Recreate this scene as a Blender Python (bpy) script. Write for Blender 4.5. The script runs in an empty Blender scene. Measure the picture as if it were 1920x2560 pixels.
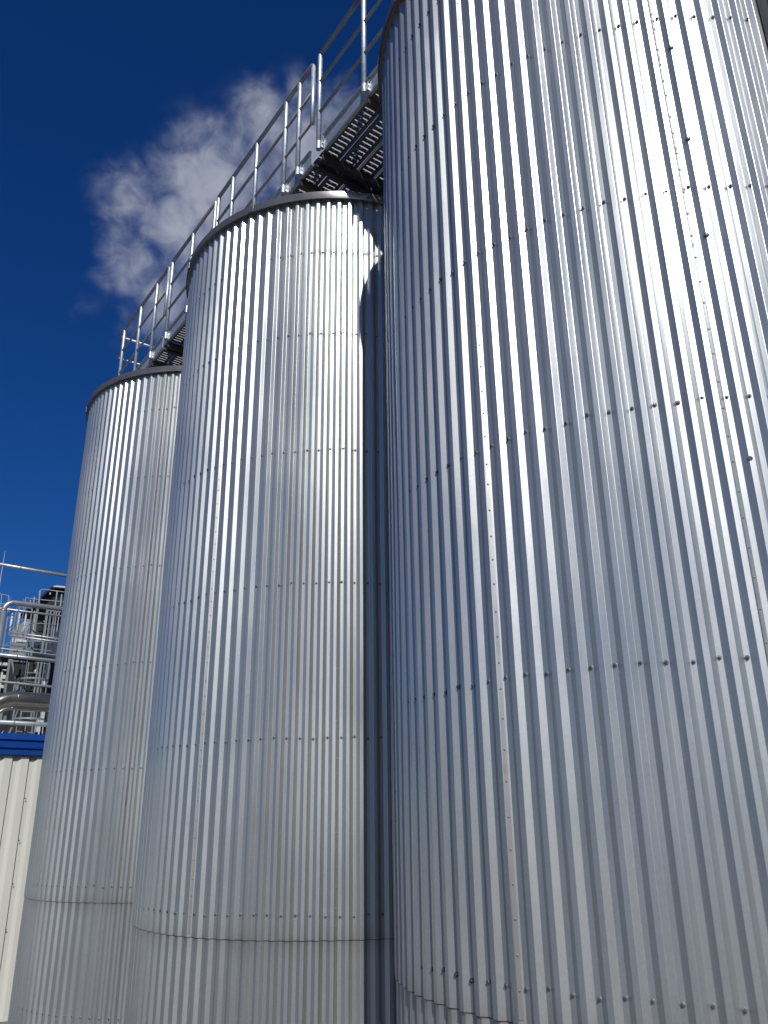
import bpy, bmesh, math, random
import numpy as np
from mathutils import Vector, Matrix
random.seed(7)
rng = np.random.default_rng(7)
scene = bpy.context.scene
S = 1.75                                   # metres per unit of tank radius
F, PITCH, ROLL = 2024.35, 0.3670823, -0.0124289
AZ, EL = math.radians(7.7), math.radians(40.6)      # sun: azimuth from -Y towards +X, elevation

# ---------------------------------------------------------------- camera
fw = Vector((0, math.cos(PITCH), math.sin(PITCH)))
up0 = Vector((0, -math.sin(PITCH), math.cos(PITCH)))
rt0 = Vector((1, 0, 0))
rt = rt0*math.cos(ROLL) + up0*math.sin(ROLL)
up = -rt0*math.sin(ROLL) + up0*math.cos(ROLL)
cd = bpy.data.cameras.new('camera')
cam = bpy.data.objects.new('camera', cd)
scene.collection.objects.link(cam)
m3 = Matrix((rt, up, -fw)).transposed()
cam.matrix_world = m3.to_4x4()
cd.sensor_fit = 'HORIZONTAL'
cd.sensor_width = 36
cd.lens = F/1920*36
cd.clip_start = 0.05
cd.clip_end = 3000
scene.camera = cam

def ray(x, y):
    d = fw*F + rt*(x-960) + up*(1280-y)
    return d.normalized()

# ---------------------------------------------------------------- sun
sd = bpy.data.lights.new('sun', 'SUN')
sd.energy = 4.0
sd.angle = math.radians(0.53)
sd.color = (1.0, 0.95, 0.88)
sun = bpy.data.objects.new('sun', sd)
scene.collection.objects.link(sun)
sdir = Vector((math.sin(AZ)*math.cos(EL), -math.cos(AZ)*math.cos(EL), math.sin(EL)))
sun.rotation_euler = sdir.to_track_quat('Z', 'Y').to_euler()
sun.location = sdir*60

# ---------------------------------------------------------------- sky
world = bpy.data.worlds.new('World')
scene.world = world
world.use_nodes = True
nt = world.node_tree
nt.nodes.clear()
def N(tree, typ, **kw):
    n = tree.nodes.new(typ)
    for k, v in kw.items():
        setattr(n, k, v)
    return n
def mathn(tree, op, a, b=None, clamp=False):
    n = N(tree, 'ShaderNodeMath', operation=op, use_clamp=clamp)
    for i, v in enumerate((a, b)):
        if v is None: continue
        if isinstance(v, (int, float)): n.inputs[i].default_value = v
        else: tree.links.new(v, n.inputs[i])
    return n.outputs[0]
sky = N(nt, 'ShaderNodeTexSky', sky_type='NISHITA', sun_disc=False)
sky.sun_elevation = EL
sky.sun_rotation = math.atan2(sdir.x, sdir.y)
sky.altitude = 300
sky.air_density = 1.0
sky.dust_density = 0.9
sky.ozone_density = 4.0
hs = N(nt, 'ShaderNodeHueSaturation')
hs.inputs['Saturation'].default_value = 1.25
hs.inputs['Value'].default_value = 1.0
nt.links.new(sky.outputs[0], hs.inputs['Color'])
bg = N(nt, 'ShaderNodeBackground')
bg.inputs['Strength'].default_value = 0.043
tint = N(nt, 'ShaderNodeMix', data_type='RGBA', blend_type='MULTIPLY')
tint.inputs['Factor'].default_value = 1.0
tint.inputs['B'].default_value = (.40, .84, 1.45, 1)
nt.links.new(hs.outputs[0], tint.inputs['A'])
nt.links.new(tint.outputs['Result'], bg.inputs['Color'])
# drifting fair-weather cloud, placed by compass direction in the sky
tc = N(nt, 'ShaderNodeTexCoord')
dirv = tc.outputs['Generated']
def cloud_blob(px, py, rad, amp):
    c = ray(px, py)
    d = N(nt, 'ShaderNodeVectorMath', operation='DISTANCE')
    nt.links.new(dirv, d.inputs[0]); d.inputs[1].default_value = c
    mr = N(nt, 'ShaderNodeMapRange', interpolation_type='SMOOTHSTEP')
    nt.links.new(d.outputs['Value'], mr.inputs[0])
    mr.inputs[1].default_value = 0.0; mr.inputs[2].default_value = rad/F
    mr.inputs[3].default_value = amp; mr.inputs[4].default_value = 0.0
    return mr.outputs[0]
blobs = [(530,470,240,1.0),(440,560,200,.95),(660,300,150,.66),(330,500,150,.72),(330,640,170,.75),(620,620,220,.9),
         (420,760,180,.7),(890,330,220,.72),(760,400,220,.8),(280,610,100,.5),(215,750,100,.24),(330,820,110,.25),(760,230,110,.5),(830,480,170,.6)]
tot = None
for b in blobs:
    o = cloud_blob(*b)
    tot = o if tot is None else mathn(nt, 'MAXIMUM', tot, o)
def dir_blob(az, el, rad, amp):
    a, e = math.radians(az), math.radians(el)
    d = N(nt, 'ShaderNodeVectorMath', operation='DISTANCE')
    nt.links.new(dirv, d.inputs[0]); d.inputs[1].default_value = (math.sin(a)*math.cos(e), math.cos(a)*math.cos(e), math.sin(e))
    mr = N(nt, 'ShaderNodeMapRange', interpolation_type='SMOOTHSTEP')
    nt.links.new(d.outputs['Value'], mr.inputs[0])
    mr.inputs[1].default_value = 0.0; mr.inputs[2].default_value = rad
    mr.inputs[3].default_value = amp; mr.inputs[4].default_value = 0.0
    return mr.outputs[0]
for b in [(178,13,.46,1.4),(207,9,.36,1.2),(150,9,.36,1.2)]:
    tot = mathn(nt, 'MAXIMUM', tot, dir_blob(*b))
nz = N(nt, 'ShaderNodeTexNoise', noise_dimensions='3D')
nz.inputs['Scale'].default_value = 9.0; nz.inputs['Detail'].default_value = 9.0
nz.inputs['Roughness'].default_value = 0.56; nz.inputs['Distortion'].default_value = 0.35
nt.links.new(dirv, nz.inputs['Vector'])
nz2 = N(nt, 'ShaderNodeTexNoise', noise_dimensions='3D')
nz2.inputs['Scale'].default_value = 34.0; nz2.inputs['Detail'].default_value = 6.0
nz2.inputs['Distortion'].default_value = 0.6
nt.links.new(dirv, nz2.inputs['Vector'])
f1 = mathn(nt, 'MULTIPLY', mathn(nt, 'SUBTRACT', nz.outputs[0], 0.5), 1.55)
f2 = mathn(nt, 'MULTIPLY', mathn(nt, 'SUBTRACT', nz2.outputs[0], 0.5), 0.95)
dens = mathn(nt, 'ADD', mathn(nt, 'ADD', tot, f1), f2)
# no cloud where no blob
gate = N(nt, 'ShaderNodeMapRange', interpolation_type='SMOOTHSTEP')
nt.links.new(tot, gate.inputs[0]); gate.inputs[1].default_value = 0.02; gate.inputs[2].default_value = 0.4
cl = N(nt, 'ShaderNodeMapRange', interpolation_type='SMOOTHSTEP')
nt.links.new(dens, cl.inputs[0]); cl.inputs[1].default_value = 0.06; cl.inputs[2].default_value = 1.08
cl.inputs[4].default_value = 0.85
cov = mathn(nt, 'MULTIPLY', cl.outputs[0], gate.outputs[0], True)
cb = N(nt, 'ShaderNodeBackground')
cr = N(nt, 'ShaderNodeMix', data_type='RGBA')
cr.inputs['A'].default_value = (0.17, 0.21, 0.33, 1)
cr.inputs['B'].default_value = (0.43, 0.45, 0.53, 1)
nt.links.new(mathn(nt, 'MULTIPLY', cov, 1.1, True), cr.inputs['Factor'])
# clouds seen towards the sun are far brighter (forward scattering)
dd = N(nt, 'ShaderNodeVectorMath', operation='DOT_PRODUCT'); nt.links.new(dirv, dd.inputs[0]); dd.inputs[1].default_value = sdir
gl = N(nt, 'ShaderNodeMapRange', interpolation_type='SMOOTHSTEP'); nt.links.new(dd.outputs['Value'], gl.inputs[0])
gl.inputs[1].default_value = 0.35; gl.inputs[2].default_value = 1.0; gl.inputs[3].default_value = 1.0; gl.inputs[4].default_value = 1.9
nt.links.new(gl.outputs[0], cb.inputs['Strength'])
nt.links.new(cr.outputs['Result'], cb.inputs['Color'])
mx = N(nt, 'ShaderNodeMixShader')
nt.links.new(cov, mx.inputs[0]); nt.links.new(bg.outputs[0], mx.inputs[1]); nt.links.new(cb.outputs[0], mx.inputs[2])
wo = N(nt, 'ShaderNodeOutputWorld')
nt.links.new(mx.outputs[0], wo.inputs[0])

scene.view_settings.view_transform = 'Standard'
scene.view_settings.look = 'None'
scene.view_settings.exposure = 0
scene.view_settings.gamma = 1
scene.cycles.max_bounces = 8
scene.cycles.sample_clamp_indirect = 6
scene.cycles.sample_clamp_direct = 0

# ---------------------------------------------------------------- materials
def metal(name, col, rough=0.35, metallic=1.0, scale=(6, 6, 0.8), var=0.08, bump=0.0, bumpscale=3.0, spec=0.5,
          dark=None, darkamt=0.0, darkscale=3.0, speck=0.0, rvar=0.06):
    m = bpy.data.materials.new(name); m.use_nodes = True
    t = m.node_tree; p = t.nodes['Principled BSDF']
    p.inputs['Metallic'].default_value = metallic
    c = N(t, 'ShaderNodeTexCoord')
    mp = N(t, 'ShaderNodeMapping'); mp.inputs['Scale'].default_value = scale
    t.links.new(c.outputs['Object'], mp.inputs['Vector'])
    n1 = N(t, 'ShaderNodeTexNoise'); n1.inputs['Scale'].default_value = 1.0; n1.inputs['Detail'].default_value = 6
    t.links.new(mp.outputs[0], n1.inputs['Vector'])
    mixc = N(t, 'ShaderNodeMix', data_type='RGBA')
    mixc.inputs['A'].default_value = tuple(max(0, x*(1-var)) for x in col)+(1,)
    mixc.inputs['B'].default_value = tuple(min(1, x*(1+var)) for x in col)+(1,)
    mr = N(t, 'ShaderNodeMapRange'); t.links.new(n1.outputs[0], mr.inputs[0])
    mr.inputs[1].default_value = 0.3; mr.inputs[2].default_value = 0.7
    t.links.new(mr.outputs[0], mixc.inputs['Factor'])
    out = mixc.outputs['Result']
    if dark:
        n2 = N(t, 'ShaderNodeTexNoise'); n2.inputs['Scale'].default_value = darkscale; n2.inputs['Detail'].default_value = 8
        n2.inputs['Roughness'].default_value = 0.65
        t.links.new(c.outputs['Object'], n2.inputs['Vector'])
        m2 = N(t, 'ShaderNodeMapRange'); t.links.new(n2.outputs[0], m2.inputs[0])
        m2.inputs[1].default_value = 0.52; m2.inputs[2].default_value = 0.68; m2.inputs[4].default_value = darkamt
        mx2 = N(t, 'ShaderNodeMix', data_type='RGBA'); t.links.new(m2.outputs[0], mx2.inputs['Factor'])
        t.links.new(out, mx2.inputs['A']); mx2.inputs['B'].default_value = tuple(dark)+(1,)
        out = mx2.outputs['Result']
    t.links.new(out, p.inputs['Base Color'])
    n3 = N(t, 'ShaderNodeTexNoise'); n3.inputs['Scale'].default_value = 2.3; n3.inputs['Detail'].default_value = 5
    t.links.new(mp.outputs[0], n3.inputs['Vector'])
    m3_ = N(t, 'ShaderNodeMapRange'); t.links.new(n3.outputs[0], m3_.inputs[0])
    m3_.inputs[1].default_value = 0.3; m3_.inputs[2].default_value = 0.7
    m3_.inputs[3].default_value = rough-rvar; m3_.inputs[4].default_value = rough+rvar
    t.links.new(m3_.outputs[0], p.inputs['Roughness'])
    if bump:
        nb = N(t, 'ShaderNodeTexNoise'); nb.inputs['Scale'].default_value = bumpscale; nb.inputs['Detail'].default_value = 3
        mpb = N(t, 'ShaderNodeMapping'); mpb.inputs['Scale'].default_value = (1.6, 1.6, 0.55)
        t.links.new(c.outputs['Object'], mpb.inputs['Vector']); t.links.new(mpb.outputs[0], nb.inputs['Vector'])
        b = N(t, 'ShaderNodeBump'); b.inputs['Strength'].default_value = 1.0; b.inputs['Distance'].default_value = bump
        t.links.new(nb.outputs[0], b.inputs['Height']); t.links.new(b.outputs[0], p.inputs['Normal'])
    return m

def cladding_mat():
    """aluminium-zinc sheet: brushed vertical streaks, faint spangle, dirt where sheets lap"""
    m = bpy.data.materials.new('aluzinc_sheet'); m.use_nodes = True
    t = m.node_tree; p = t.nodes['Principled BSDF']
    p.inputs['Metallic'].default_value = 0.78
    p.inputs['Coat Weight'].default_value = 0.4; p.inputs['Coat Roughness'].default_value = 0.14
    c = N(t, 'ShaderNodeTexCoord')
    def noise(scale, s, det=5, rough=.55):
        mp = N(t, 'ShaderNodeMapping'); mp.inputs['Scale'].default_value = scale
        t.links.new(c.outputs['Object'], mp.inputs['Vector'])
        n = N(t, 'ShaderNodeTexNoise'); n.inputs['Scale'].default_value = s; n.inputs['Detail'].default_value = det
        n.inputs['Roughness'].default_value = rough
        t.links.new(mp.outputs[0], n.inputs['Vector']); return n.outputs[0]
    def mapr(x, a, b, lo=0., hi=1.):
        r = N(t, 'ShaderNodeMapRange'); t.links.new(x, r.inputs[0])
        for i, v in enumerate((a, b, lo, hi)): r.inputs[i+1].default_value = v
        return r.outputs[0]
    def mix(f, a, b):
        x = N(t, 'ShaderNodeMix', data_type='RGBA')
        if isinstance(f, float): x.inputs['Factor'].default_value = f
        else: t.links.new(f, x.inputs['Factor'])
        for k, v in (('A', a), ('B', b)):
            if isinstance(v, tuple): x.inputs[k].default_value = v+(1,)
            else: t.links.new(v, x.inputs[k])
        return x.outputs['Result']
    streak = mapr(noise((9, 9, .25), 1.6, 7), .3, .7)
    col = mix(streak, (.38, .405, .405), (.43, .455, .455))
    blotch = mapr(noise((1, 1, .7), 1.3, 6), .42, .7, 0, .5)
    col = mix(blotch, col, (.37, .39, .385))
    fine = mapr(noise((1, 1, 1), 70, 3), .35, .65, 0, .35)
    col = mix(fine, col, (.49, .51, .505))
    # grime streaks
    dirt = mapr(noise((5, 5, .5), 2.2, 9, .7), .60, .78, 0, .35)
    col = mix(dirt, col, (.36, .35, .35))
    # each rolled sheet weathers to its own tone
    an = N(t, 'ShaderNodeAttribute'); an.attribute_name = 'tone'
    hv = N(t, 'ShaderNodeHueSaturation'); t.links.new(col, hv.inputs['Color'])
    t.links.new(mathn(t, 'ADD', mathn(t, 'MULTIPLY', an.outputs['Fac'], .22), 1.0), hv.inputs['Value'])
    col = hv.outputs[0]
    # rusty grime along the low horizontal joint
    sx = N(t, 'ShaderNodeSeparateXYZ'); t.links.new(c.outputs['Object'], sx.inputs[0])
    dz = mathn(t, 'ABSOLUTE', mathn(t, 'SUBTRACT', sx.outputs[2], (ZSEAM-GZ)*S-.01))
    near = mapr(dz, 0, .16, 1, 0)
    gr_ = mathn(t, 'MULTIPLY', mathn(t, 'MULTIPLY', near, near), mapr(noise((7, 7, 1.5), 1.5, 6, .6), .35, .7, .25, 1.0), True)
    col = mix(mathn(t, 'MULTIPLY', gr_, .4), col, (.20, .14, .10))
    t.links.new(col, p.inputs['Base Color'])
    r = mapr(noise((3, 3, .5), 1.7, 6), .3, .7, .34, .39)
    r = mathn(t, 'ADD', r, mathn(t, 'MULTIPLY', an.outputs['Fac'], -.06))
    r = mathn(t, 'ADD', r, mathn(t, 'MULTIPLY', mapr(noise((1, 1, .5), 1.1, 7, .6), .45, .62), .10))
    t.links.new(r, p.inputs['Roughness'])
    b1 = N(t, 'ShaderNodeBump'); b1.inputs['Strength'].default_value = 1; b1.inputs['Distance'].default_value = .0006
    t.links.new(noise((2.2, 2.2, .7), 2.4, 3), b1.inputs['Height'])
    b2 = N(t, 'ShaderNodeBump'); b2.inputs['Strength'].default_value = .35; b2.inputs['Distance'].default_value = .00015
    t.links.new(noise((1, 1, .35), 60, 4), b2.inputs['Height']); t.links.new(b1.outputs[0], b2.inputs['Normal'])
    t.links.new(b2.outputs[0], p.inputs['Normal'])
    return m

M = {}
GZ = -1.5
ZSEAM, ZRIM0, ZRIM1 = -0.443, 3.343, 3.396
M['clad'] = cladding_mat()
M['rim'] = metal('folded_steel_flashing', (.20, .19, .185), .27, .6, (2, 2, 2), .12, .001, 3, dark=(.16, .11, .09), darkamt=.3)
M['galv'] = metal('galvanised_steel', (.52, .57, .60), .5, .75, (30, 30, 30), .16, .0004, 30, dark=(.3, .32, .33), darkamt=.5, darkscale=14)
M['rail'] = metal('weathered_rail_steel', (.36, .36, .37), .5, .5, (8, 8, 8), .12, dark=(.15, .09, .065), darkamt=.6, darkscale=2.2)
M['lip'] = metal('zinc_lip_sunlit', (.42, .42, .45), .5, .2, (20, 20, 20), .1)  # same zinc as the planks, sunlight on the lips put into a lighter base
M['deck'] = metal('zinc_deck_shaded', (.13, .13, .14), .6, .15, (20, 20, 20), .15)  # underside shade put into the base colour, darker copy of the lip zinc
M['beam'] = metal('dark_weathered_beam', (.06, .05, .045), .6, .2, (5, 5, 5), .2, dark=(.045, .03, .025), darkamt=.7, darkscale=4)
M['bolt'] = metal('bolt_steel', (.14, .14, .15), .4, .7, (9, 9, 9), .1)
M['washer'] = metal('washer_steel', (.20, .20, .21), .5, .5, (9, 9, 9), .1)
M['rivet'] = metal('rivet_steel', (.28, .25, .23), .5, .7, (9, 9, 9), .1)
M['stain'] = metal('rust_stained_lap', (.37, .37, .36), .36, .74, (4, 4, 1), .1, dark=(.25, .20, .15), darkamt=.5, darkscale=5)
M['hole'] = metal('black_rubber_plug', (.012, .012, .014), .6, 0., (5, 5, 5), .1)
M['pipe'] = metal('lagged_pipe_metal', (.37, .38, .40), .38, .6, (3, 3, 3), .08)
M['duct'] = metal('polished_duct_metal', (.27, .255, .24), .24, .85, (2, 2, 2), .08)
M['cream'] = metal('cream_wall_paint', (.52, .53, .48), .5, 0., (1.2, 1.2, .4), .05, dark=(.44, .45, .41), darkamt=.3, darkscale=1.2)
M['blue'] = metal('blue_parapet_paint', (.004, .062, .33), .42, 0., (2, 2, 2), .08)
M['fgrey'] = metal('grey_frame_paint', (.20, .235, .245), .5, .2, (3, 3, 3), .12)
M['fpale'] = metal('pale_galvanised_frame', (.34, .39, .42), .5, .5, (3, 3, 3), .12)
M['white'] = metal('white_panel_paint', (.5, .52, .52), .5, 0., (2, 2, 2), .06)
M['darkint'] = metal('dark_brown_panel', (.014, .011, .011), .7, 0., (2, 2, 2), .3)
M['navy'] = metal('navy_painted_steel', (.012, .014, .035), .35, 0., (2, 2, 2), .1)
M['navyweb'] = metal('navy_plate', (.02, .035, .10), .35, .3, (2, 2, 2), .1)
M['joint_shade'] = metal('joint_shade_grime', (.12, .10, .09), .8, 0., (6, 6, 6), .4)  # brown grime colour, darkened for the shade in the lap gap
M['roof'] = metal('roof_sheet', (.35, .36, .37), .5, .8, (2, 2, 2), .1)
M['conc'] = metal('weathered_concrete', (.36, .36, .35), .85, 0., (1, 1, 1), .15, dark=(.24, .24, .23), darkamt=.6, darkscale=.8)
M['asph'] = metal('worn_yard_concrete', (.15, .15, .15), .9, 0., (.3, .3, .3), .15, dark=(.13, .13, .13), darkamt=.6, darkscale=.25)

# ---------------------------------------------------------------- mesh helpers (input in tank-radius units)
class MB:
    def __init__(s): s.v = []; s.f = []
    def add(s, vs, fs):
        o = len(s.v); s.v += [tuple(v) for v in vs]; s.f += [tuple(i+o for i in f) for f in fs]
    def box(s, c, ax, ay, az):
        c = Vector(c); ax, ay, az = Vector(ax), Vector(ay), Vector(az)
        vs = [c+ax*i+ay*j+az*k for i in (-1, 1) for j in (-1, 1) for k in (-1, 1)]
        s.add(vs, [(0,1,3,2),(4,6,7,5),(0,4,5,1),(2,3,7,6),(0,2,6,4),(1,5,7,3)])
    def bar(s, a, b, w, h, side=None):
        a, b = Vector(a), Vector(b); d = (b-a); L = d.length; d = d/L
        sd = Vector(side) if side is not None else (d.cross(Vector((0,0,1))) if abs(d.z) < .95 else d.cross(Vector((1,0,0))))
        sd = (sd - d*sd.dot(d)).normalized(); u_ = sd.cross(d)
        s.box((a+b)/2, d*L/2, sd*w/2, u_*h/2)
    def tube(s, pts, r, n=12, cap=True):
        pts = [Vector(p) for p in pts]; rings = []
        ref = None
        for i, p in enumerate(pts):
            d = (pts[min(i+1, len(pts)-1)]-pts[max(i-1, 0)]).normalized()
            if ref is None:
                ref = d.cross(Vector((0,0,1))) if abs(d.z) < .9 else d.cross(Vector((1,0,0)))
            ref = (ref-d*ref.dot(d)).normalized(); b = d.cross(ref)
            rr = r[i] if isinstance(r, (list, tuple)) else r
            rings.append([p+ref*rr*math.cos(2*math.pi*k/n)+b*rr*math.sin(2*math.pi*k/n) for k in range(n)])
        vs = [v for rg in rings for v in rg]; fs = []
        for i in range(len(pts)-1):
            for k in range(n):
                fs.append((i*n+k, i*n+(k+1) % n, (i+1)*n+(k+1) % n, (i+1)*n+k))
        if cap:
            fs.append(tuple(range(n))[::-1]); fs.append(tuple((len(pts)-1)*n+k for k in range(n)))
        s.add(vs, fs)
    def build(s, name, mat, parent=None, smooth=False, kind=None):
        me = bpy.data.meshes.new(name)
        loc = Vector(parent['_loc']) if parent is not None and '_loc' in parent else Vector((0,0,0))
        me.from_pydata([tuple(Vector(v)*S-loc) for v in s.v], [], s.f)
        me.materials.append(mat)
        if smooth:
            for p in me.polygons: p.use_smooth = len(p.vertices) <= 4
        bm = bmesh.new(); bm.from_mesh(me); bmesh.ops.recalc_face_normals(bm, faces=bm.faces); bm.to_mesh(me); bm.free()
        o = bpy.data.objects.new(name, me); scene.collection.objects.link(o)
        if parent is not None: o.parent = parent
        if kind: o['kind'] = kind
        return o
class SMB(MB): pass
def thing(name, label, cat, loc=(0,0,0), group=None):
    o = bpy.data.objects.new(name, None); scene.collection.objects.link(o)
    o.empty_display_size = .2
    o.location = Vector(loc)*S; o['_loc'] = tuple(Vector(loc)*S)
    o['label'] = label; o['category'] = cat
    if group: o['group'] = group
    return o
def tag(o, label, cat, group=None):
    o['label'] = label; o['category'] = cat
    if group: o['group'] = group
    return o

# ---------------------------------------------------------------- ground
GZ = -1.5
g = MB(); n = 24
for i in range(n):
    for j in range(n):
        a = -260+i*520/n; b = -260+j*520/n; w = 520/n
        g.add([(a,b,GZ),(a+w,b,GZ),(a+w,b+w,GZ),(a,b+w,GZ)], [(0,1,2,3)])
gr = g.build('ground', M['asph']); gr['kind'] = 'structure'

# ---------------------------------------------------------------- tanks
STEP = 0.0606854
C1 = Vector((1.028805, 2.896883, 0)); C2 = Vector((-.290018, 4.71007, 0)); C3 = Vector((-1.596407, 6.576045, 0))
DEP, WEB = 0.0130, 0.0150
def pt(c, a, r, z): return (c.x+r*math.sin(a), c.y-r*math.cos(a), z)

def corrugated(c, ph, z0, z1, rv, nz, kmin=-51, kmax=51):
    """trapezoid ribs with rounded folds; normals of flats kept flat, folds shaded round"""
    h = STEP
    q = .25*h
    e = .014*h*4/4+.0008
    prof = []                     # (angle offset, radial depth, normal tilt)
    tilt = math.atan2(DEP, q)
    # valley -q/2..q/2, web to crest q/2..3q/2, crest 3q/2..5q/2, web 5q/2..7q/2
    de = .0011
    for a, d, t in [(-q/2+de, 0, 0), (q/2-de, 0, 0), (q/2+de*.7, de*.75, -tilt), (3*q/2-de*.7, DEP-de*.75, -tilt),
                    (3*q/2+de, DEP, 0), (5*q/2-de, DEP, 0), (5*q/2+de*.7, DEP-de*.75, tilt), (7*q/2-de*.7, de*.75, tilt)]:
        prof.append((a, d, t))
    cols = []
    for k in range(kmin, kmax+1):
        ja = rng.normal(0, .00025); jd = rng.normal(0, .0004)
        for a, d, t in prof:
            cols.append(((k+ph)*h+a+ja, d+(jd if d > .01 else 0), t+rng.normal(0, .004)))
    nc = len(cols)
    zs = np.linspace(z0, z1, nz)
    vs, nm = [], []
    for zi, z in enumerate(zs):
        for (a, d, t) in cols:
            wob = .0009*math.sin(a*7+z*2.1)+.0007*math.sin(a*23+z*3.7)
            vs.append(Vector(pt(c, a, rv+d+wob, z))*S)
            tz = .006*math.sin(z*5.3+a*9)+.004*math.sin(z*11.7+a*31)
            b = a+t
            nm.append(Vector((math.sin(b), -math.cos(b), tz)).normalized())
    fs = []
    for i in range(nz-1):
        for k in range(nc):
            k2 = (k+1) % nc
            fs.append((i*nc+k, i*nc+k2, (i+1)*nc+k2, (i+1)*nc+k))
    return vs, fs, nm

def sheet(name, parent, c, ph, z0, z1, rv, nz):
    vs, fs, nm = corrugated(c, ph, z0, z1, rv, nz)
    loc = Vector(parent['_loc'])
    me = bpy.data.meshes.new(name)
    me.from_pydata([tuple(v-loc) for v in vs], [], fs)
    me.materials.append(M['clad'])
    for p in me.polygons: p.use_smooth = True
    me.normals_split_custom_set_from_vertices([tuple(x) for x in nm])
    at = me.attributes.new('tone', 'FLOAT', 'POINT')
    nr = 103*8; ribs = rng.normal(0, .06, 103); pan = rng.normal(0, .28, 12)
    row = np.array([ribs[i//8]+pan[((i//8)+PAN[0]) // 11 % 12] for i in range(nr)], dtype=np.float32)
    at.data.foreach_set('value', np.tile(row, nz))
    o = bpy.data.objects.new(name, me); scene.collection.objects.link(o); o.parent = parent
    return o
PAN = [0]

def bolt_mesh():
    """washer and hex head, axis along +X"""
    b = MB()
    u_ = 1/S
    b.tube([(-.001*u_,0,0), (.0022*u_,0,0), (.0030*u_,0,0)], [.0115*u_, .0115*u_, .0100*u_], 16)
    me1 = b
    b.tube([(.0030*u_,0,0), (.0095*u_,0,0), (.0108*u_,0,0)], [.0066*u_, .0066*u_, .0052*u_], 6)
    b.tube([(.0030*u_,0,0), (.0042*u_,0,0)], [.0088*u_, .0080*u_], 16)
    return b
BM = bolt_mesh()
bolt_me = bpy.data.meshes.new('bolt')
bolt_me.from_pydata([tuple(Vector(v)*S) for v in BM.v], [], BM.f)
bolt_me.materials.append(M['washer']); bolt_me.materials.append(M['bolt'])
for p in bolt_me.polygons:
    if max(bolt_me.vertices[i].co.x for i in p.vertices) > .0043: p.material_index = 1

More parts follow.
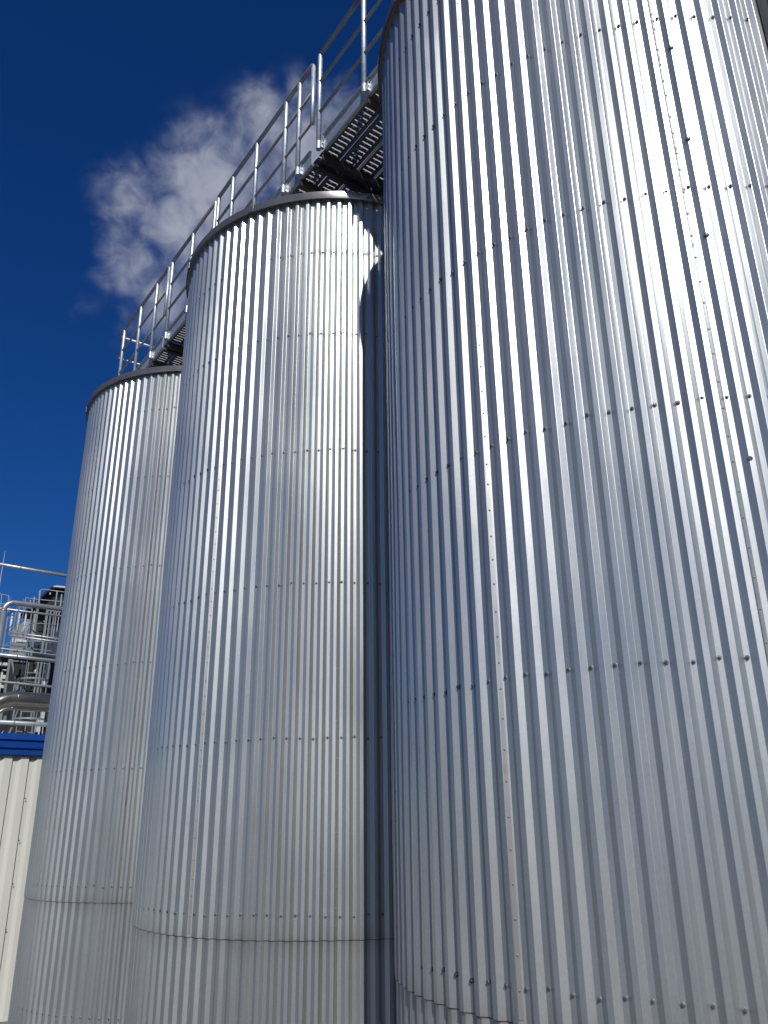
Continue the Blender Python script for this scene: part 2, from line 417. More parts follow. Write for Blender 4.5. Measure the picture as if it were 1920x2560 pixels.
def make_tank(c, ph, label, rows, krange, seams, plugs=(), laps=()):
    PAN[0] = (11-((seams[0][0]+1+51) % 11)) % 11
    T = thing('storage_tank', label, 'tank', (c.x, c.y, GZ), 'corrugated metal storage tanks standing in a row')
    sheet('wall_cladding', T, c, ph, ZSEAM, ZRIM0+.007, 1.0, 40)
    sheet('lower_cladding', T, c, ph, GZ+.02, ZSEAM+.03, .9955, 16)
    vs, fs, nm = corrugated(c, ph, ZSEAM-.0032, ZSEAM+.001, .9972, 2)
    b = MB(); b.add([v/S for v in vs], fs); b.build('joint_shade_strip', M['joint_shade'], T)  # added dark strip: gap shade under the sheet lap, plus grime, as colour
    # rim flashing
    b = MB(); n = 160
    for i in range(n):
        a0, a1 = 2*math.pi*i/n, 2*math.pi*(i+1)/n
        prof = [(.985, ZRIM0+.008), (1.028, ZRIM0+.006), (1.032, ZRIM0), (1.0335, ZRIM0+.004), (1.0335, ZRIM1-.004), (1.030, ZRIM1), (.95, ZRIM1+.006)]
        for (r0, z0), (r1, z1) in zip(prof[:-1], prof[1:]):
            b.add([pt(c, a0, r0, z0), pt(c, a1, r0, z0), pt(c, a1, r1, z1), pt(c, a0, r1, z1)], [(0,1,2,3)])
    rim = b.build('rim', M['rim'], T)
    bm = bmesh.new(); bm.from_mesh(rim.data); bmesh.ops.remove_doubles(bm, verts=bm.verts, dist=1e-4); bmesh.ops.recalc_face_normals(bm, faces=bm.faces)
    for f in bm.faces: f.smooth = True
    for e in bm.edges:
        if len(e.link_faces) == 2 and e.calc_face_angle() > .5: e.smooth = False
    bm.to_mesh(rim.data); bm.free()
    # joints in the flashing
    b = MB()
    for i in range(9):
        b = MB()
        a = i*2*math.pi/9+ph*STEP+.2
        p = Vector(pt(c, a, 1.0345, (ZRIM0+ZRIM1)/2)); ax = Vector((math.cos(a), math.sin(a), 0)); nr = Vector((math.sin(a), -math.cos(a), 0))
        b.box(p, ax*.018, nr*.0012, Vector((0,0,(ZRIM1-ZRIM0)/2-.004)))
        b.build('flashing_joint', M['rim'], T)
    # roof
    b = MB(); n = 96
    for i in range(n):
        a0, a1 = 2*math.pi*i/n, 2*math.pi*(i+1)/n
        b.add([pt(c, a0, .965, ZRIM1), pt(c, a1, .965, ZRIM1), (c.x, c.y, ZRIM1+.07)], [(0,1,2)])
    b.build('roof', M['roof'], T)
    # plinth
    b = MB()
    b.tube([(c.x, c.y, GZ+.002), (c.x, c.y, GZ+.055)], 1.06, 72)
    b.build('concrete_base', M['conc'], T)
    # side lap seams with pop rivets, on the right-hand fold of a rib
    tiltw = math.atan2(DEP, .25*STEP)
    for si, (k, zoff) in enumerate(seams):
        b = MB()
        rv_mid = 1.0+DEP*.5
        def web(a_frac, lift, z):
            # a point on the web between crest (.625) and valley (.875)
            d = DEP*(1-(a_frac-.625)/.25)
            a = (k+ph+a_frac)*STEP
            p = Vector(pt(c, a, 1.0+d, z)); nn = Vector((math.sin(a+tiltw), -math.cos(a+tiltw), 0))
            return p+nn*lift, nn
        zz = np.linspace(ZSEAM+.01, ZRIM0+.005, 60)
        for i in range(len(zz)-1):
            j0 = .0002*math.sin(zz[i]*9+k); j1 = .0002*math.sin(zz[i+1]*9+k)
            L = .0013
            q = [web(.655, L+j0, zz[i])[0], web(.80, L+j0, zz[i])[0], web(.80, L+j1, zz[i+1])[0], web(.655, L+j1, zz[i+1])[0]]
            r_ = [web(.80, .0001, zz[i])[0], web(.80, .0001, zz[i+1])[0]]
            l_ = [web(.655, .0001, zz[i])[0], web(.655, .0001, zz[i+1])[0]]
            b.add(q+r_+l_, [(0,1,2,3), (1,4,5,2), (0,3,7,6)])
        st = b.build('lap_seam', M['clad'] if si % 2 else M['stain'], T)
        b = MB()
        z = ZSEAM+.05+zoff
        while z < ZRIM0-.04:
            p, nn = web(.73, .0012, z)
            b.tube([p, p+nn*.0016, p+nn*.0026], [.0030, .0027, .0012], 8)
            z += .078+rng.normal(0, .008)
        b.build('seam_rivets', M['rivet'], T, kind='stuff')
    # bolts: one in every valley of each row
    extra = []
    for z in rows:
        for k in range(-51, 52):
            a = (k+ph)*STEP+rng.normal(0, .0012); zz_ = z+rng.normal(0, .003)
            rv = 1.0+.0001 if z > ZSEAM else .9957
            p = Vector(pt(c, a, rv+.0007, zz_))
            if krange[0] <= k <= krange[1]:
                o = bpy.data.objects.new('bolt', bolt_me); scene.collection.objects.link(o); o.parent = T
                o.location = p*S-Vector(T['_loc']); k_ = rng.uniform(.78, .95); o.scale = (rng.uniform(.8, 1.25), k_, k_)
                o.rotation_euler = (rng.uniform(0, 1), rng.normal(0, .05), a-math.pi/2+rng.normal(0, .05))
            else:
                extra.append((p, a))
    b = MB()
    for p, a in extra:
        nn = Vector((math.sin(a), -math.cos(a), 0))
        b.tube([p-nn*.001, p+nn*.0015], .0066, 8)
        b.tube([p+nn*.0015, p+nn*.0060], .0038, 6)
    b.build('far_bolts', M['bolt'], T, kind='stuff')
    for (k, z, hole) in plugs:
        a = (k+ph)*STEP
        p = Vector(pt(c, a, 1.0+DEP+.0004 if hole else 1.0+DEP-.001, z)); nn = Vector((math.sin(a), -math.cos(a), 0))
        b = MB()
        if hole:
            b.tube([p-nn*.001, p+nn*.0008, p+nn*.0012], [.0068, .0066, .005], 14)
            b.build('rubber_plug', M['hole'], T)
        else:
            b.tube([p-nn*.002+Vector((0,0,0)), p+nn*.002, p+nn*.0045, p+nn*.0055], [.0085, .0078, .005, .002], 14)
            b.build('domed_plug', M['bolt'], T)
    # short cross lap in the sheeting
    for (k0, k1, z) in laps:
        vs, fs, nm = corrugated(c, ph, z, z+.02, 1.0012, 2, k0, k1)
        b = MB(); nc = len(vs)//2
        b.add([v/S for v in vs], [f for i, f in enumerate(fs) if i % nc != nc-1])
        b.build('cross_lap', M['clad'], T)
    return T

PH1, PH2, PH3 = .0994, .4211, -.3914
make_tank(C1, PH1, 'nearest and largest-looking corrugated silver tank filling the right half of the view', [3.05, 2.453, 1.751, 1.050, .357, -.367, -1.067], (-15, 4),
          [(-14, .02), (-3, .05), (-25, 0), (8, .01), (19, 0), (30, 0), (-36, 0)],
          plugs=[(.40-2, 2.305, 0), (.38-2, 1.926, 0), (.38-2, 1.566, 0), (.42-2, .86, 1), (.38-2, .512, 1)])
make_tank(C2, PH2, 'middle corrugated silver tank with the curved shadow of its neighbour down its right side', [2.988, 2.458, 1.768, 1.072, .358, -.353, -1.067], (-11, 4),
          [(-11, .03), (0, .0), (11, 0), (22, 0), (33, 0), (-22, .02), (-33, 0)], laps=[(-2, 5, 2.985)])
make_tank(C3, PH3, 'farthest corrugated silver tank on the left, beside the cream wall', [3.032, 2.46, 1.756, 1.053, .36, -.352, -1.067], (-12, 1),
          [(-2, .03), (-13, .0), (9, 0), (20, 0), (31, 0), (-24, .02), (-35, 0)])

# ---------------------------------------------------------------- walkways
U = Vector((-.58083365, .81402228, 0)); NN = Vector((-.81402228, -.58083365, 0)); ZU = Vector((0,0,1))
KW = 1.065                                    # walkway stands a little above the rims
def W(t, o, z): return (C1+U*t+NN*o+Vector((0,0,z)))*KW
RO = .806                                     # railing line
ZD = 3.452                                    # underside of planks
def plank(t0, t1, o0, o1, ph0=0.):
    """channel plank with rows of cross slots (raised far lips) and small round-ish holes"""
    b = MB(); pitch = .0325; n = int((t1-t0)/pitch)
    fl = .010
    th = .0022
    oa, ob = o0+fl, o1-fl
    z = ZD
    def quad(ta, tb, oa_, ob_):
        b.add([W(ta, oa_, z), W(tb, oa_, z), W(tb, ob_, z), W(ta, ob_, z)], [(0,1,2,3)])
    wd = ob-oa
    so0, so1 = oa+wd*.07, ob-wd*.07
    hs = .0028
    hc = [oa+wd*.10, oa+wd*.5, ob-wd*.10]
    t = t0
    for i in range(n):
        a0 = t; slot0 = t+.011; slot1 = t+.0185; a1 = t+pitch
        # solid part before slot with 3 holes
        hm = (slot1+a1+.011)/2
        quad(a0, slot0, oa, ob)
        quad(slot0, slot1, oa, so0); quad(slot0, slot1, so1, ob)
        # strip after the slot, with holes in its middle
        h0, h1 = slot1+.0035, slot1+.0035+hs*2
        quad(slot1, h0, oa, ob); quad(h1, a1, oa, ob)
        x = oa
        for hcn in hc:
            quad(h0, h1, x, hcn-hs); x = hcn+hs
        quad(h0, h1, x, ob)
        # raised lip on the far side of the slot
        b.add([W(slot1, so0, z), W(slot1, so1, z), W(slot1+.001, so1-.003, z+.010), W(slot1+.001, so0+.003, z+.010)], [(0,1,2,3)])
        b.add([W(slot0, so0, z), W(slot0, so1, z), W(slot0, so1, z+.007), W(slot0, so0, z+.007)], [(0,1,2,3)])
        t = a1
    quad(t, t1, oa, ob)
    # side flanges, folded down then in
    for oo, s_ in ((oa, -1), (ob, 1)):
        b.add([W(t0, oo, z), W(t1, oo, z), W(t1, oo+s_*.002, z-.026), W(t0, oo+s_*.002, z-.026)], [(0,1,2,3)])
        b.add([W(t0, oo+s_*.002, z-.026), W(t1, oo+s_*.002, z-.026), W(t1, oo-s_*.012, z-.026), W(t0, oo-s_*.012, z-.026)], [(0,1,2,3)])
    return b

def clamp(b, t):
    b.box(W(t-.021, RO-.004, ZD+.012), U*.0018, NN*.007, ZU*.026)
    b.box(W(t-.034, RO-.004, ZD+.012), U*.0018, NN*.007, ZU*.026)
    for dz in (-.012, .02):
        b.tube([W(t-.043, RO-.004, ZD+.018+dz), W(t+.018, RO-.004, ZD+.018+dz)], .0035, 6)
    b.box(W(t-.030, RO-.004, ZD-.020), U*.010, NN*.010, ZU*.003)
    b.tube([W(t, RO, ZD-.008), W(t, RO, ZD+.045)], .0150, 12)
    b.tube([W(t-.045, RO-.03, ZD+.012), W(t-.055, RO-.022, ZD+.064), W(t-.058, RO-.010, ZD+.050)], .0035, 6)

ZT, ZM1, ZM2 = 4.155, 3.935, 3.707
def walkway(label, t0, t1, posts, rails, free=None, ends=(), toe=True, corner=None, beams=()):
    A = thing('walkway', label, 'walkway', W((t0+t1)/2, .5, ZD), 'grated walkway sections on top of the tanks')
    w = .1135; o = RO-.022
    for i in range(5):
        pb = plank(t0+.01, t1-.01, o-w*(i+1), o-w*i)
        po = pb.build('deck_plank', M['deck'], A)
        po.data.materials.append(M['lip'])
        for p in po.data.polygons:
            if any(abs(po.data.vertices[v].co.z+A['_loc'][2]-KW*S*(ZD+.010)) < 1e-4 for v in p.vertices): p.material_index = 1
    ob = o-w*5
    # toe boards
    for oo, sgn in ((RO-.012, 1), (ob-.01, -1)):
        b = MB()
        b.box(W((t0+t1)/2, oo, ZD+.012), U*((t1-t0)/2-.004), NN*.0028, ZU*.046)
        b.box(W((t0+t1)/2, oo+.007*sgn, ZD+.058), U*((t1-t0)/2-.004), NN*.009, ZU*.0018)
        b.box(W((t0+t1)/2, oo-.007*sgn, ZD-.036), U*((t1-t0)/2-.004), NN*.009, ZU*.0018)
        b.build('toe_board', M['galv'], A)
    for tp in posts:
        b = MB(); b.tube([W(tp, RO, ZD-.004), W(tp, RO, ZT-.012), W(tp, RO, ZT)], [.0148, .0148, .0105], 14)
        b.build('post', M['galv'], A, True)
        b = MB(); clamp(b, tp); b.build('clamp', M['galv'], A)
    r0, r1 = rails
    b = MB(); pts = [W(r0, RO, ZT)]
    if free is not None:
        sgn = -1 if free < (r0+r1)/2 else 1
        rb = .03
        def arc():
            out = []
            for k in range(7):
                th = k*math.pi/12
                out.append(W(free-sgn*rb+sgn*rb*math.sin(th), RO, ZT-rb+rb*math.cos(th)))
            return out
        path = [W(r1 if sgn < 0 else r0, RO, ZT)]+arc()+[W(free, RO, ZM2-.008)]
        b.tube(path, .0138, 14); b.build('top_rail', M['rail'], A, True)
        b2 = MB(); b2.tube([W(free, RO, ZT-rb-.002), W(free, RO, ZM2-.012)], .0148, 14); b2.build('end_post', M['galv'], A, True)
        if sgn < 0: r0 = free
        else: r1 = free
    else:
        b.tube([W(r0, RO, ZT), W(r1, RO, ZT)], .0138, 14); b.build('top_rail', M['rail'], A, True)
    for zz in (ZM1, ZM2):
        b = MB(); b.tube([W(r0, RO, zz), W(r1, RO, zz)], .0100, 12); b.build('mid_rail', M['rail'], A, True)
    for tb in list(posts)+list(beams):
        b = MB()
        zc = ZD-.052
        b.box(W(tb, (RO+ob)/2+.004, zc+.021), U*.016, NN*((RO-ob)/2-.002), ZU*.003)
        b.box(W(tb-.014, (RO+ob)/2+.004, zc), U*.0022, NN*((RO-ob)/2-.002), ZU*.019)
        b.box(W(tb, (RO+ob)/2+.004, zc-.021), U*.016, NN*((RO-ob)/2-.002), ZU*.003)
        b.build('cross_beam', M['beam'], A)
    # legs down to the tank roof where there is one below
    for cc in (C1, C2, C3):
        tc_ = (cc-C1).dot(U)
        for tl in (tc_-.45, tc_+.45):
            if t0+.05 < tl < t1-.05:
                for ol in (RO-.25, ob+.06):
                    b = MB(); b.bar(W(tl, ol, 3.402/KW), W(tl, ol, ZD-.0741), .03, .03); b.build('leg', M['beam'], A)
    if corner:
        for zz, rr in ((ZT, .0125), (ZM1, .0088), (ZM2, .0088)):
            b = MB(); b.tube([W(t1-.0, RO, zz), W(t1-.0, RO-.6, zz)], rr, 12); b.build('end_rail', M['galv'], A, True)
        b = MB(); b.tube([W(t1-.0, RO-.6, ZD), W(t1-.0, RO-.6, ZT)], .0125, 12); b.build('post', M['galv'], A, True)
    return A
walkway('bridging grated walkway section nearest the camera, reaching behind the right tank rim', -1.0, 1.245, [1.217, .77, .32, -.13, -.58], (-1.0, 1.224), beams=())
walkway('long grated walkway section over the middle tank, with six posts', 1.262, 2.615, [1.45, 1.618, 2.01, 2.367, 2.605], (1.29, 2.61), free=1.293, beams=(1.28, 2.0))
walkway('grated walkway section crossing the gap between the middle tank and the left tank', 2.64, 3.49, [2.655, 3.055, 3.462], (2.645, 3.47), beams=())
walkway('last grated walkway section over the left tank, with the corner railing at its end', 3.507, 4.74, [3.79, 4.17, 4.60], (3.53, 4.74), free=3.532, corner=True, beams=(3.52, 4.72))

# ---------------------------------------------------------------- navy column in the top right corner
def dirpt(az, dist, z):
    a = math.radians(az); return Vector((dist*math.sin(a), dist*math.cos(a), z))
aL = math.radians(13.2)
RR = 1.0+DEP+.003
def rad(a, r, z): return Vector(pt(C1, a, r, z))
T = thing('steel_column', 'dark navy steel column cut off by the top right corner', 'column', rad(aL+.05, RR, GZ))
b = MB()
def arcbox(b, a0, a1, r0, r1, z0, z1):
    n = 4
    for i in range(n):
        u0, u1 = a0+(a1-a0)*i/n, a0+(a1-a0)*(i+1)/n
        b.add([rad(u0, r1, z0), rad(u1, r1, z0), rad(u1, r1, z1), rad(u0, r1, z1)], [(0,1,2,3)])
    b.add([rad(a0, r0, z0), rad(a0, r1, z0), rad(a0, r1, z1), rad(a0, r0, z1)], [(0,1,2,3)])
    b.add([rad(a1, r0, z0), rad(a1, r1, z0), rad(a1, r1, z1), rad(a1, r0, z1)], [(0,1,2,3)])
arcbox(b, aL, aL+.026, RR, RR+.034, GZ, ZRIM0-.01); b.build('flange', M['navy'], T)
b = MB(); arcbox(b, aL+.0262, aL+.12, RR, RR+.006, GZ, ZRIM0-.01); b.build('web_plate', M['navyweb'], T)
b = MB(); arcbox(b, aL+.1202, aL+.146, RR, RR+.034, GZ, ZRIM0-.01); b.build('flange', M['navy'], T)

# ---------------------------------------------------------------- factory building on the left
NP = -NN                                    # wall direction (to the right, receding)
def bgp(px, py, w):
    """point where the sight line meets the vertical plane that stands w tank radii along U"""
    d = ray(px, py); k = w/d.dot(U); P = d*k
    return P.dot(NP), P.z
def B(s, w, z): return NP*s+U*w+Vector((0,0,z))
WD = 8.2
s_l, zt = bgp(0, 1833, WD); s_r, _ = bgp(107, 1838, WD)
_, zb = bgp(50, 1889, WD)
F1 = thing('factory_building', 'cream corrugated building with blue parapet at the left edge', 'building', B(s_l, WD, GZ))
x0, x1 = s_l-3.0, s_l+5.5
# cream trapezoid wall
sA, _ = bgp(31, 1898, WD); sB, _ = bgp(72, 1903, WD)
pit = sB-sA
b = MB(); s = sA-math.ceil((sA-x0)/pit)*pit
prof = [(0, 0), (.002, .020), (.30, .020), (.47, 0)]   # fraction of pitch, inward depth
pts = []
while s < x1:
    for fr, d in ((0.0, 0.0), (.035, .022), (.34, .022), (.56, 0.0)):
        pts.append((s+fr*pit, d))
    s += pit
zw = zb-.012
for (sa, da), (sb, db) in zip(pts[:-1], pts[1:]):
    b.add([B(sa, WD+da, GZ), B(sb, WD+db, GZ), B(sb, WD+db, zw), B(sa, WD+da, zw)], [(0,1,2,3)])
b.build('wall', M['cream'], F1)
b = MB()
b.box(B((x0+x1)/2, WD+.8+.03, (GZ+zt-.05)/2), NP*((x1-x0)/2-.02), U*.8, ZU*((zt-.05-GZ)/2))
b.build('rear_walls', M['cream'], F1)
b = MB()
b.box(B((x0+x1)/2, WD+.010, zb-.014), NP*(x1-x0)/2, U*.004, ZU*.016)
b.build('closing_strip', M['fgrey'], F1)
# blue parapet, horizontal profile: three faces stepped by two grooves
b = MB(); H = zt-zb
seq = [(0, .05), (0, -.010), (.03*H, -.035), (.24*H, -.050), (.245*H, .012), (.33*H, .012), (.34*H, -.030), (.62*H, -.050), (.625*H, .012), (.72*H, .012), (.73*H, -.030), (H, -.040), (H, .05)]
for (za, da), (z_b, db) in zip(seq[:-1], seq[1:]):
    b.add([B(x0, WD+da, zb+za), B(x1, WD+da, zb+za), B(x1, WD+db, zb+z_b), B(x0, WD+db, zb+z_b)], [(0,1,2,3)])
b.build('parapet', M['blue'], F1)
for (px, py) in [(63,1996),(48,2101),(32,2210),(15,2323)]:
    s_, z_ = bgp(px, py, WD)
    for k in (0,):
        b = MB(); P = B(s_+k*pit, WD-.001, z_); b.tube([P, P-U*.004], .006, 8); b.build('screw', M['bolt'], F1)
for k in range(-6, 8):
    pass

# ---------------------------------------------------------------- pipes over the roof
def hpipe(name, label, xa, ya, xb, yb, w, thick, mat='pipe', ext_l=0., ext_r=.6, cat='pipe', grp='horizontal pipes crossing above the blue parapet', extra=None):
    sa, za = bgp(xa, ya, w); sb, zb_ = bgp(xb, yb, w)
    P = thing(name, label, cat, B(sa, w, za), grp)
    dist = w/ray(xa, ya).dot(U); r = thick/F*dist/2/1.0*ray(xa, ya).dot(fw)
    b = MB(); b.tube([B(sa-ext_l, w, za-(zb_-za)*ext_l/(sb-sa)), B(sb+ext_r, w, zb_+(zb_-za)*ext_r/(sb-sa))], r, 16)
    b.build('pipe_run', M[mat], P, True)
    L = sb-sa; b = MB()
    for f in (.3, .75):
        c0 = B(sa+L*f, w, za+(zb_-za)*f); b.tube([c0-NP*.006, c0+NP*.006], r*1.05, 16)
    b.build('pipe_band', M['fgrey'] if mat != 'duct' else M['duct'], P, True)
    return P, r, sa, za, sb, zb_
hpipe('pipe', 'thin grey pipe alone against the sky, highest of the pipes', 0, 1411, 165, 1439.5, 9.2, 9, ext_l=.4)
hpipe('pipe', 'narrow grey pipe behind the bent pipe and in front of the cream cladding', 0, 1521, 150, 1540, 10.6, 5.5, ext_l=.4)
hpipe('pipe', 'upper of the two close brown-shadowed pipes behind the grey frame', 24, 1580, 130, 1595, 10.2, 4.5, 'pipe')
hpipe('pipe', 'lower of the two close brown-shadowed pipes behind the grey frame', 24, 1588, 130, 1603, 10.2, 5, 'pipe')
hpipe('pipe', 'very thin pale pipe just above a thicker one, halfway down the frame', 0, 1621, 138, 1637.5, 9.0, 3.2, 'fpale', ext_l=.4)
hpipe('pipe', 'thick grey pipe just below the very thin pale one', 0, 1637, 136, 1652, 9.0, 9.5, ext_l=.4)
hpipe('pipe', 'dull olive-grey pipe above the big polished duct', 0, 1704, 127, 1717, 9.0, 6.5, 'fgrey', ext_l=.4)
hpipe('pipe', 'thick pale grey pipe nearest above the blue parapet', 0, 1805, 112, 1811.5, 8.7, 11.5, 'fpale', ext_l=.4)
# bent pipe: riser, elbow, run
w = 9.0
sa, za = bgp(42, 1507.5, w); sb, zb_ = bgp(154, 1522.5, w); sv, _ = bgp(8, 1535, w); _, zv = bgp(2, 1640, w)
P = thing('bent_pipe', 'silver pipe bending from a riser into a run, below the highest thin pipe', 'pipe', B(sv, w, za))
r = 12/F*w/2*1.0
rb = (sa-sv)*.85
b = MB(); path = [B(sb+.6, w, zb_+(zb_-za)*.6/(sb-sa)), B(sa, w, za)]
for k in range(1, 9):
    th = k*math.pi/16
    path.append(B(sv+rb-rb*math.sin(th), w, za-rb+rb*math.cos(th)))
b.tube(path, r, 18); b.build('pipe_run', M['pipe'], P, True)
b = MB(); b.tube([B(sv, w, za-rb+.002), B(sv, w, zt-.6)], r*1.04, 18); b.build('riser', M['pipe'], P, True)
b = MB(); b.tube([B(sv, w, za-rb-.006), B(sv, w, za-rb+.006)], r*1.10, 18); b.build('pipe_band', M['pipe'], P, True)
# big duct with elbow
def duct(label, xa, ya, xb, yb, w, thick, down):
    sa, za = bgp(xa, ya, w); sb, zb_ = bgp(xb, yb, w)
    P = thing('exhaust_duct', label, 'duct', B(sa, w, za), 'polished ducts curving down at the left edge')
    r = thick/F*w/2
    rb = down
    b = MB(); path = [B(sb+.6, w, zb_), B(sa, w, za)]
    for k in range(1, 12):
        th = k*math.pi/22
        path.append(B(sa-rb*math.sin(th), w, za-rb+rb*math.cos(th)))
    path.append(B(sa-rb, w, zt-.3))
    b.tube(path, r, 24); b.build('duct_run', M['duct'], P, True)
    b = MB(); b.tube([B(sa-.006, w, za), B(sa+.006, w, za)], r*1.03, 24); b.build('duct_joint', M['duct'], P, True)
    return P
duct('big polished metal duct curving down behind the parapet, upper one', 42, 1747, 122, 1752, 8.9, 34, .30)
duct('smaller polished duct tucked below the big one, also curving down', 30, 1771, 120, 1775, 8.75, 8, .16)
hpipe('pipe', 'thin bright pipe lying along the top of the big polished duct', 60, 1731, 124, 1736.5, 9.3, 4, 'fpale', ext_l=.0)

# ---------------------------------------------------------------- antenna
sa, za = bgp(13, 1377, 13); sb, zb_ = bgp(0, 1452, 13)
b = MB(); sx = (sa+sb)/2
b.tube([B(sx, 13, zb_-.3), B(sx, 13, (za+zb_)/2), B(sx, 13, za)], [.008, .006, .003], 8)
tag(b.build('antenna', M['fpale'], None), 'thin whip antenna rising against the sky above the pipes', 'antenna')

# ---------------------------------------------------------------- plant behind: buildings
def slab(b, px0, py0, px1, py1, w, dep=.3):
    s0, z1 = bgp(px0, py0, w); s1, z0 = bgp(px1, py1, w)
    b.box(B((s0+s1)/2, w+dep/2, (z0+z1)/2), NP*abs(s1-s0)/2, U*dep/2, ZU*abs(z1-z0)/2)
WT = 15.0
T = thing('process_building', 'dark shed with cream panels standing behind the grey steel frame', 'building', B(*[bgp(70, 1640, WT)[0], WT, GZ]))
b = MB()
s0, z1 = bgp(0, 1640, WT); s1, _ = bgp(150, 1640, WT)
b.box(B((s0-1.5+s1+3)/2, WT+1.5, (z1+GZ)/2), NP*(s1-s0+4.5)/2, U*1.5, ZU*(z1-GZ)/2); b.build('wall', M['darkint'], T)
b = MB(); slab(b, 84, 1534, 200, 1650, WT, 1.6); b.build('upper_wall', M['cream'], T)
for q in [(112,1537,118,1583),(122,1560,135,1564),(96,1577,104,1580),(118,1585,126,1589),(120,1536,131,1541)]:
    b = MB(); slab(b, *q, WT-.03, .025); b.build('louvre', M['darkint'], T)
for q in [(0,1656,3,1663),(9,1656,18,1664),(8,1673,16,1676),(7,1687,14,1697),(3,1712,9,1720),(88,1673,92,1681),(112,1674,117,1682),(109,1702,113,1712),(95,1798,100,1830),(106,1775,109,1806),
          (30,1596,40,1606),(42,1597,56,1605),(58,1599,66,1606),(103,1608,115,1613),(118,1660,122,1700)]:
    b = MB(); slab(b, *q, WT-.14, .12); b.build('wall_panel', M['white'], T)
for q in [(30,1605,66,1617),(76,1612,94,1626),(99,1612,108,1630),(0,1618,130,1634)]:
    b = MB(); slab(b, *q, WT-.20, .15); b.build('floor_beam', M['fgrey'], T)
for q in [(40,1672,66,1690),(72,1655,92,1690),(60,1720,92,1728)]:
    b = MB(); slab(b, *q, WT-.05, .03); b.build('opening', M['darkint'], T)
# hopper / canopy
wC = 13.6
T = thing('conveyor_hood', 'black sloping hood behind the galvanised guard rail, beside the left tank', 'hood', B(bgp(130, 1500, wC)[0], wC, bgp(130, 1500, wC)[1]))
def prism(poly, w, dep):
    P = [bgp(x, y, w) for x, y in poly]; n = len(P); b = MB()
    vs = [B(s, w, z) for s, z in P]+[B(s, w+dep, z) for s, z in P]
    fs = [tuple(range(n)), tuple(range(2*n-1, n-1, -1))]+[(i, (i+1) % n, (i+1) % n+n, i+n) for i in range(n)]
    b.add(vs, fs); return b
prism([(99,1498),(130,1468),(250,1480),(250,1530),(98,1509)], wC, 1.2).build('hood_body', M['darkint'], T)
prism([(97,1498),(129,1466.5),(250,1478),(250,1481),(131,1469.5),(99.5,1500)], wC-.12, 1.5).build('edge_trim', M['navy'], T)
prism([(133,1465),(142,1463.5),(250,1474),(250,1478),(134,1467.5)], wC-.05, 1.3).build('roof_sheet', M['white'], T)
b = MB(); slab(b, 132, 1468.5, 138, 1471.5, wC-.1, .05); b.build('lamp', M['fpale'], T)
b = MB(); slab(b, 124.5, 1481, 126.5, 1486, wC-.1, .05); b.build('hook', M['cream'], T)

# stacks standing in the open part
for i, (px, y0, y1, wd, lab) in enumerate([(31, 1537, 1582, 5, 'left slim white vent stack seen through the cage against the sky'),
                                    (49.5, 1529, 1582, 6, 'middle broad white vent stack seen through the cage'),
                                    (66, 1532, 1582, 3.6, 'right narrow white vent stack seen through the cage')]):
    w = 14.2; s_, z1 = bgp(px, y0, w); _, z0 = bgp(px, y1+10, w)
    r = wd/F*w/2
    T = thing('vent_stack', lab, 'vent stack', B(s_, w, z0), 'white vent stacks behind the grey frame')
    b = MB(); b.tube([B(s_, w, z0), B(s_, w, z1)], r, 14); b.build('stack_body', M['white'], T, True)
    b = MB(); b.tube([B(s_, w, z1-.02), B(s_, w, z1+.015), B(s_, w, z1+.03)], [r*1.12, r*1.12, r*.6], 14); b.build('cap', M['fpale'], T, True)

# ---------------------------------------------------------------- grey steel frame with cages
FG = 'galvanised frames and ladders above the factory roof'
def frame(label, w, bars, name='steel_frame', mat='fgrey', cat='steel frame'):
    x, y = bars[0][0], bars[0][1]
    T = thing(name, label, cat, B(bgp(x, y, w)[0], w, bgp(x, y, w)[1]), FG)
    for bb in bars:
        xa, ya, xb, yb, th = bb[:5]; nm = bb[5]; mt = bb[6] if len(bb) > 6 else mat; dw = bb[7] if len(bb) > 7 else 0.
        sa, za = bgp(xa, ya, w+dw); sb, zb_ = bgp(xb, yb, w+dw)
        if nm in ('column', 'upright'): sm = (sa+sb)/2; sa = sb = sm
        t_ = th/F*(w+dw)*1.0
        b = MB(); b.bar(B(sa, w+dw, za), B(sb, w+dw, zb_), t_, t_, U); b.build(nm, M[mt], T)
    return T
def hoop(T, xa, ya, xb, yb, w, th, sag, mat='fgrey'):
    sa, za = bgp(xa, ya, w); sb, zb_ = bgp(xb, yb, w)
    r = (sb-sa)/2; c = (sa+sb)/2; zc = (za+zb_)/2; t_ = th/F*w
    b = MB(); n = 18; ring = []
    for k in range(n+1):
        a = math.pi*k/n; ring.append((B(c-r*math.cos(a), w-r*1.1*math.sin(a), zc)))
    for a_, b_ in zip(ring[:-1], ring[1:]):
        b.bar(a_, b_, .012, t_, None)
    b.build('hoop', M[mat], T)
wf = 12.0
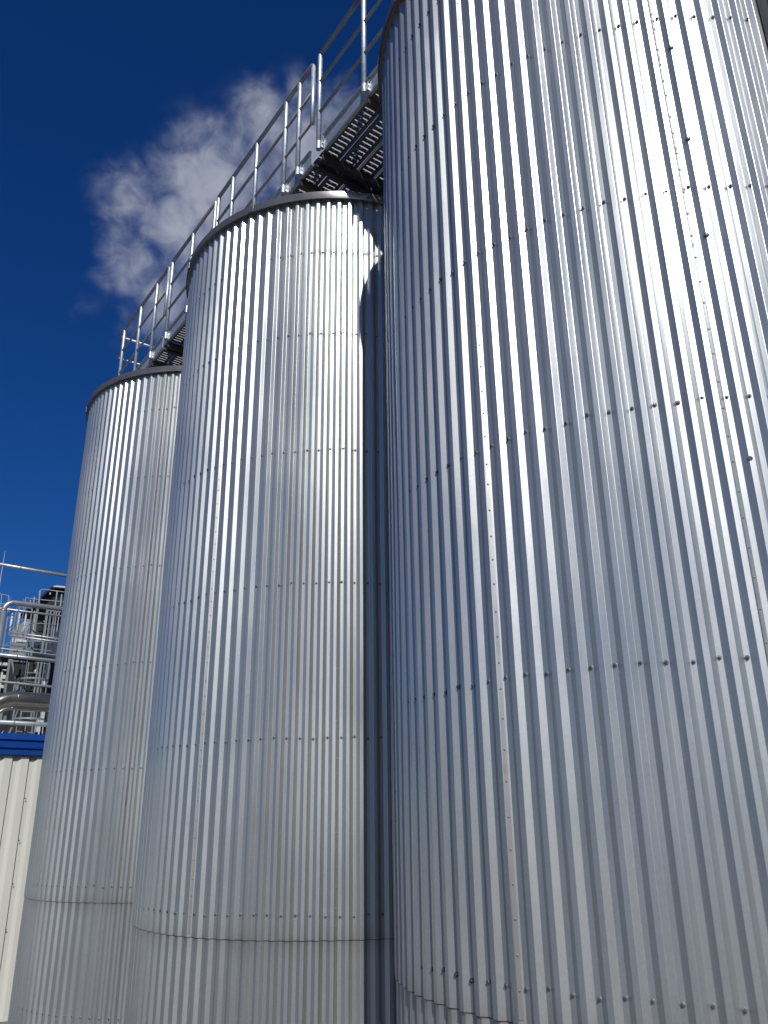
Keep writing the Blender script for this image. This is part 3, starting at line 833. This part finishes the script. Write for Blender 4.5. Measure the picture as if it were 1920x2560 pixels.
frame('open grey rectangular cage frame in front of the white vent stacks', wf, [
    (38, 1520, 26, 1640, 2.6, 'column'), (45, 1518, 33, 1640, 3.0, 'column'), (77.5, 1521, 66, 1640, 2.6, 'column'), (18, 1540, 5, 1640, 3.0, 'column'),
    (43, 1516.5, 80, 1521, 2.2, 'top_beam'), (15, 1543, 39, 1520, 1.8, 'brace', 'navy'), (13.5, 1579, 32, 1561, 1.6, 'brace', 'navy'),
    (21, 1545, 37, 1546.5, 1.3, 'rail'), (44, 1547.5, 73, 1551.5, 1.3, 'rail'), (42, 1560.5, 70, 1564.5, 1.3, 'rail'),
    (58, 1530, 52, 1580, 1.3, 'upright'), (54, 1577, 70, 1557, 1.4, 'brace', 'white'), (13, 1578, 130, 1590, 1.6, 'beam', 'beam'),
    (0, 1612, 130, 1628, 2.0, 'beam'), (8, 1616, 28, 1602, 1.5, 'brace'), (10, 1634, 40, 1622, 1.8, 'brace'), (4, 1625, 34, 1611, 1.4, 'brace', 'darkint'), (60, 1616, 84, 1626, 1.6, 'brace', 'darkint'), (30, 1630, 66, 1628, 1.2, 'brace', 'darkint'), (40, 1634, 62, 1624, 1.6, 'brace')])
T = frame('tall grey column group with caged ladder hoops close to the left tank', wf-.6, [
    (93, 1522, 78, 1640, 4.6, 'column'), (117, 1524, 104, 1640, 4.8, 'column'), (126, 1526, 113, 1640, 3.4, 'column'), (84, 1526, 73, 1640, 2.0, 'upright'),
    (88, 1530, 80, 1600, 1.2, 'upright', 'white'), (136, 1527, 125, 1610, 3.0, 'column'), (141, 1528, 132, 1600, 2.2, 'upright', 'fpale'), (148, 1530, 139, 1600, 1.4, 'upright', 'white'),
    (119, 1526, 152, 1530, 2.4, 'top_beam'), (80, 1601, 130, 1607, 2.2, 'beam'), (109, 1572, 140, 1573, 1.2, 'rail'), (112, 1555, 108, 1552, 2.0, 'gusset'),
    (96, 1655, 84, 1735, 3.4, 'upright'), (71, 1655, 62, 1735, 1.6, 'upright'), (66, 1652, 58, 1735, 1.4, 'upright'), (104, 1655, 92, 1735, 4.0, 'column', 'fgrey'),
    (109, 1656, 103, 1735, 1.4, 'upright', 'fpale'), (123, 1656, 114, 1735, 2.2, 'upright'), (64, 1681, 98, 1683, 2.0, 'beam'), (88, 1656, 124, 1660, 1.8, 'beam'), (68, 1704, 98, 1707, 1.6, 'beam'),
    (56, 1775, 48, 1800, 3.0, 'upright'), (80, 1776, 76, 1800, 3.2, 'upright'), (86, 1776, 83, 1800, 2.4, 'upright'), (93, 1777, 90, 1800, 1.2, 'upright', 'fpale'), (52, 1778, 84, 1780, 2.2, 'beam'),
    (103, 1777, 98, 1806, 1.4, 'upright', 'fpale'), (112, 1778, 107, 1808, 1.8, 'upright', 'white'),
    (80, 1815, 79, 1840, 3.0, 'upright'), (86, 1816, 85, 1840, 1.6, 'upright'), (60, 1815, 64, 1840, 1.6, 'upright', 'fpale'), (41, 1828, 82, 1832, 2.0, 'beam'), (41, 1815, 39, 1840, 1.4, 'upright'), (98, 1817, 96, 1840, 3.0, 'panel', 'white'), (107, 1817, 105, 1840, 1.6, 'upright', 'white')])
hoop(T, 68, 1605, 130, 1612, wf-.6, 4.0, .1); hoop(T, 45, 1698, 120, 1704, wf-.6, 4.4, .1); hoop(T, 34, 1797, 112, 1803, wf-.6, 3.6, .1, 'fpale')
hoop(T, 72, 1563, 138, 1569, wf-.6, 1.6, .1)
frame('sloping grey braces left of the caged ladder, above the big duct', wf+.6, [
    (25, 1648, 10, 1735, 5.0, 'column', 'fgrey'), (29, 1648, 42, 1733, 3.6, 'brace', 'fgrey'), (30, 1652, 66, 1655, 3.0, 'beam'), (2, 1680, 0, 1735, 3.5, 'column', 'cream'), (58, 1654, 52, 1700, .9, 'cable', 'cream'),
    (35, 1712, 33, 1735, 2.0, 'upright', 'fpale'), (46, 1700, 44, 1735, 6, 'column', 'fgrey'), (53, 1716, 49, 1735, 1.4, 'upright', 'fpale'),
    (2, 1775, 0, 1800, 7., 'column', 'fgrey'), (14, 1790, 10, 1800, 5., 'column', 'fgrey'), (24, 1772, 20, 1805, 3.5, 'column', 'navy'), (36, 1772, 31, 1805, 4, 'column', 'fgrey'), (30, 1818, 18, 1840, 3.2, 'brace', 'fgrey'), (0, 1832, 18, 1814, 3., 'brace', 'navy'), (0, 1838, 10, 1822, 2.4, 'brace', 'white'), (44, 1776, 34, 1802, 1.6, 'brace', 'fpale')], name='brace_frame')
frame('pale rectangular guard rail against the sky at the far left edge', 13.0, [
    (4, 1486, 1, 1530, 1.5, 'post'), (21.5, 1488, 19, 1530, 1.6, 'post'), (0, 1484.5, 23, 1489, 1.4, 'top_rail'), (0, 1508, 20, 1511, 1.3, 'mid_rail'), (25, 1492, 23, 1530, 1.0, 'post')],
    name='guard_rail', mat='fpale', cat='guard rail')
frame('low pale guard rail just left of the black hood', 13.0, [
    (64.5, 1494, 62, 1530, 1.4, 'post'), (60, 1498, 58, 1530, 1.0, 'post'), (64, 1494, 96, 1499, 1.5, 'top_rail'), (76, 1500, 73, 1515, 2.6, 'post'), (86, 1492, 83, 1515, 3.2, 'post'), (90, 1490, 86, 1496, 1.4, 'brace', 'navy'), (84, 1510, 98, 1502, 1.4, 'brace')],
    name='guard_rail', mat='fpale', cat='guard rail')
frame('galvanised guard rail with curved end in front of the black hood', 12.4, [
    (99.5, 1477, 96, 1520, 3.2, 'post'), (143, 1478, 137, 1520, 2.6, 'post'), (154, 1486, 150, 1520, 3.0, 'post'), (100, 1477, 104, 1473.7, 1.8, 'top_rail'), (104, 1473.7, 112, 1473.6, 1.8, 'top_rail'), (112, 1473.6, 165, 1480.5, 1.8, 'top_rail'),
    (101, 1499, 165, 1505, 1.8, 'mid_rail')], name='guard_rail', mat='fpale', cat='guard rail')

for o in list(scene.objects):
    if '_loc' in o: del o['_loc']
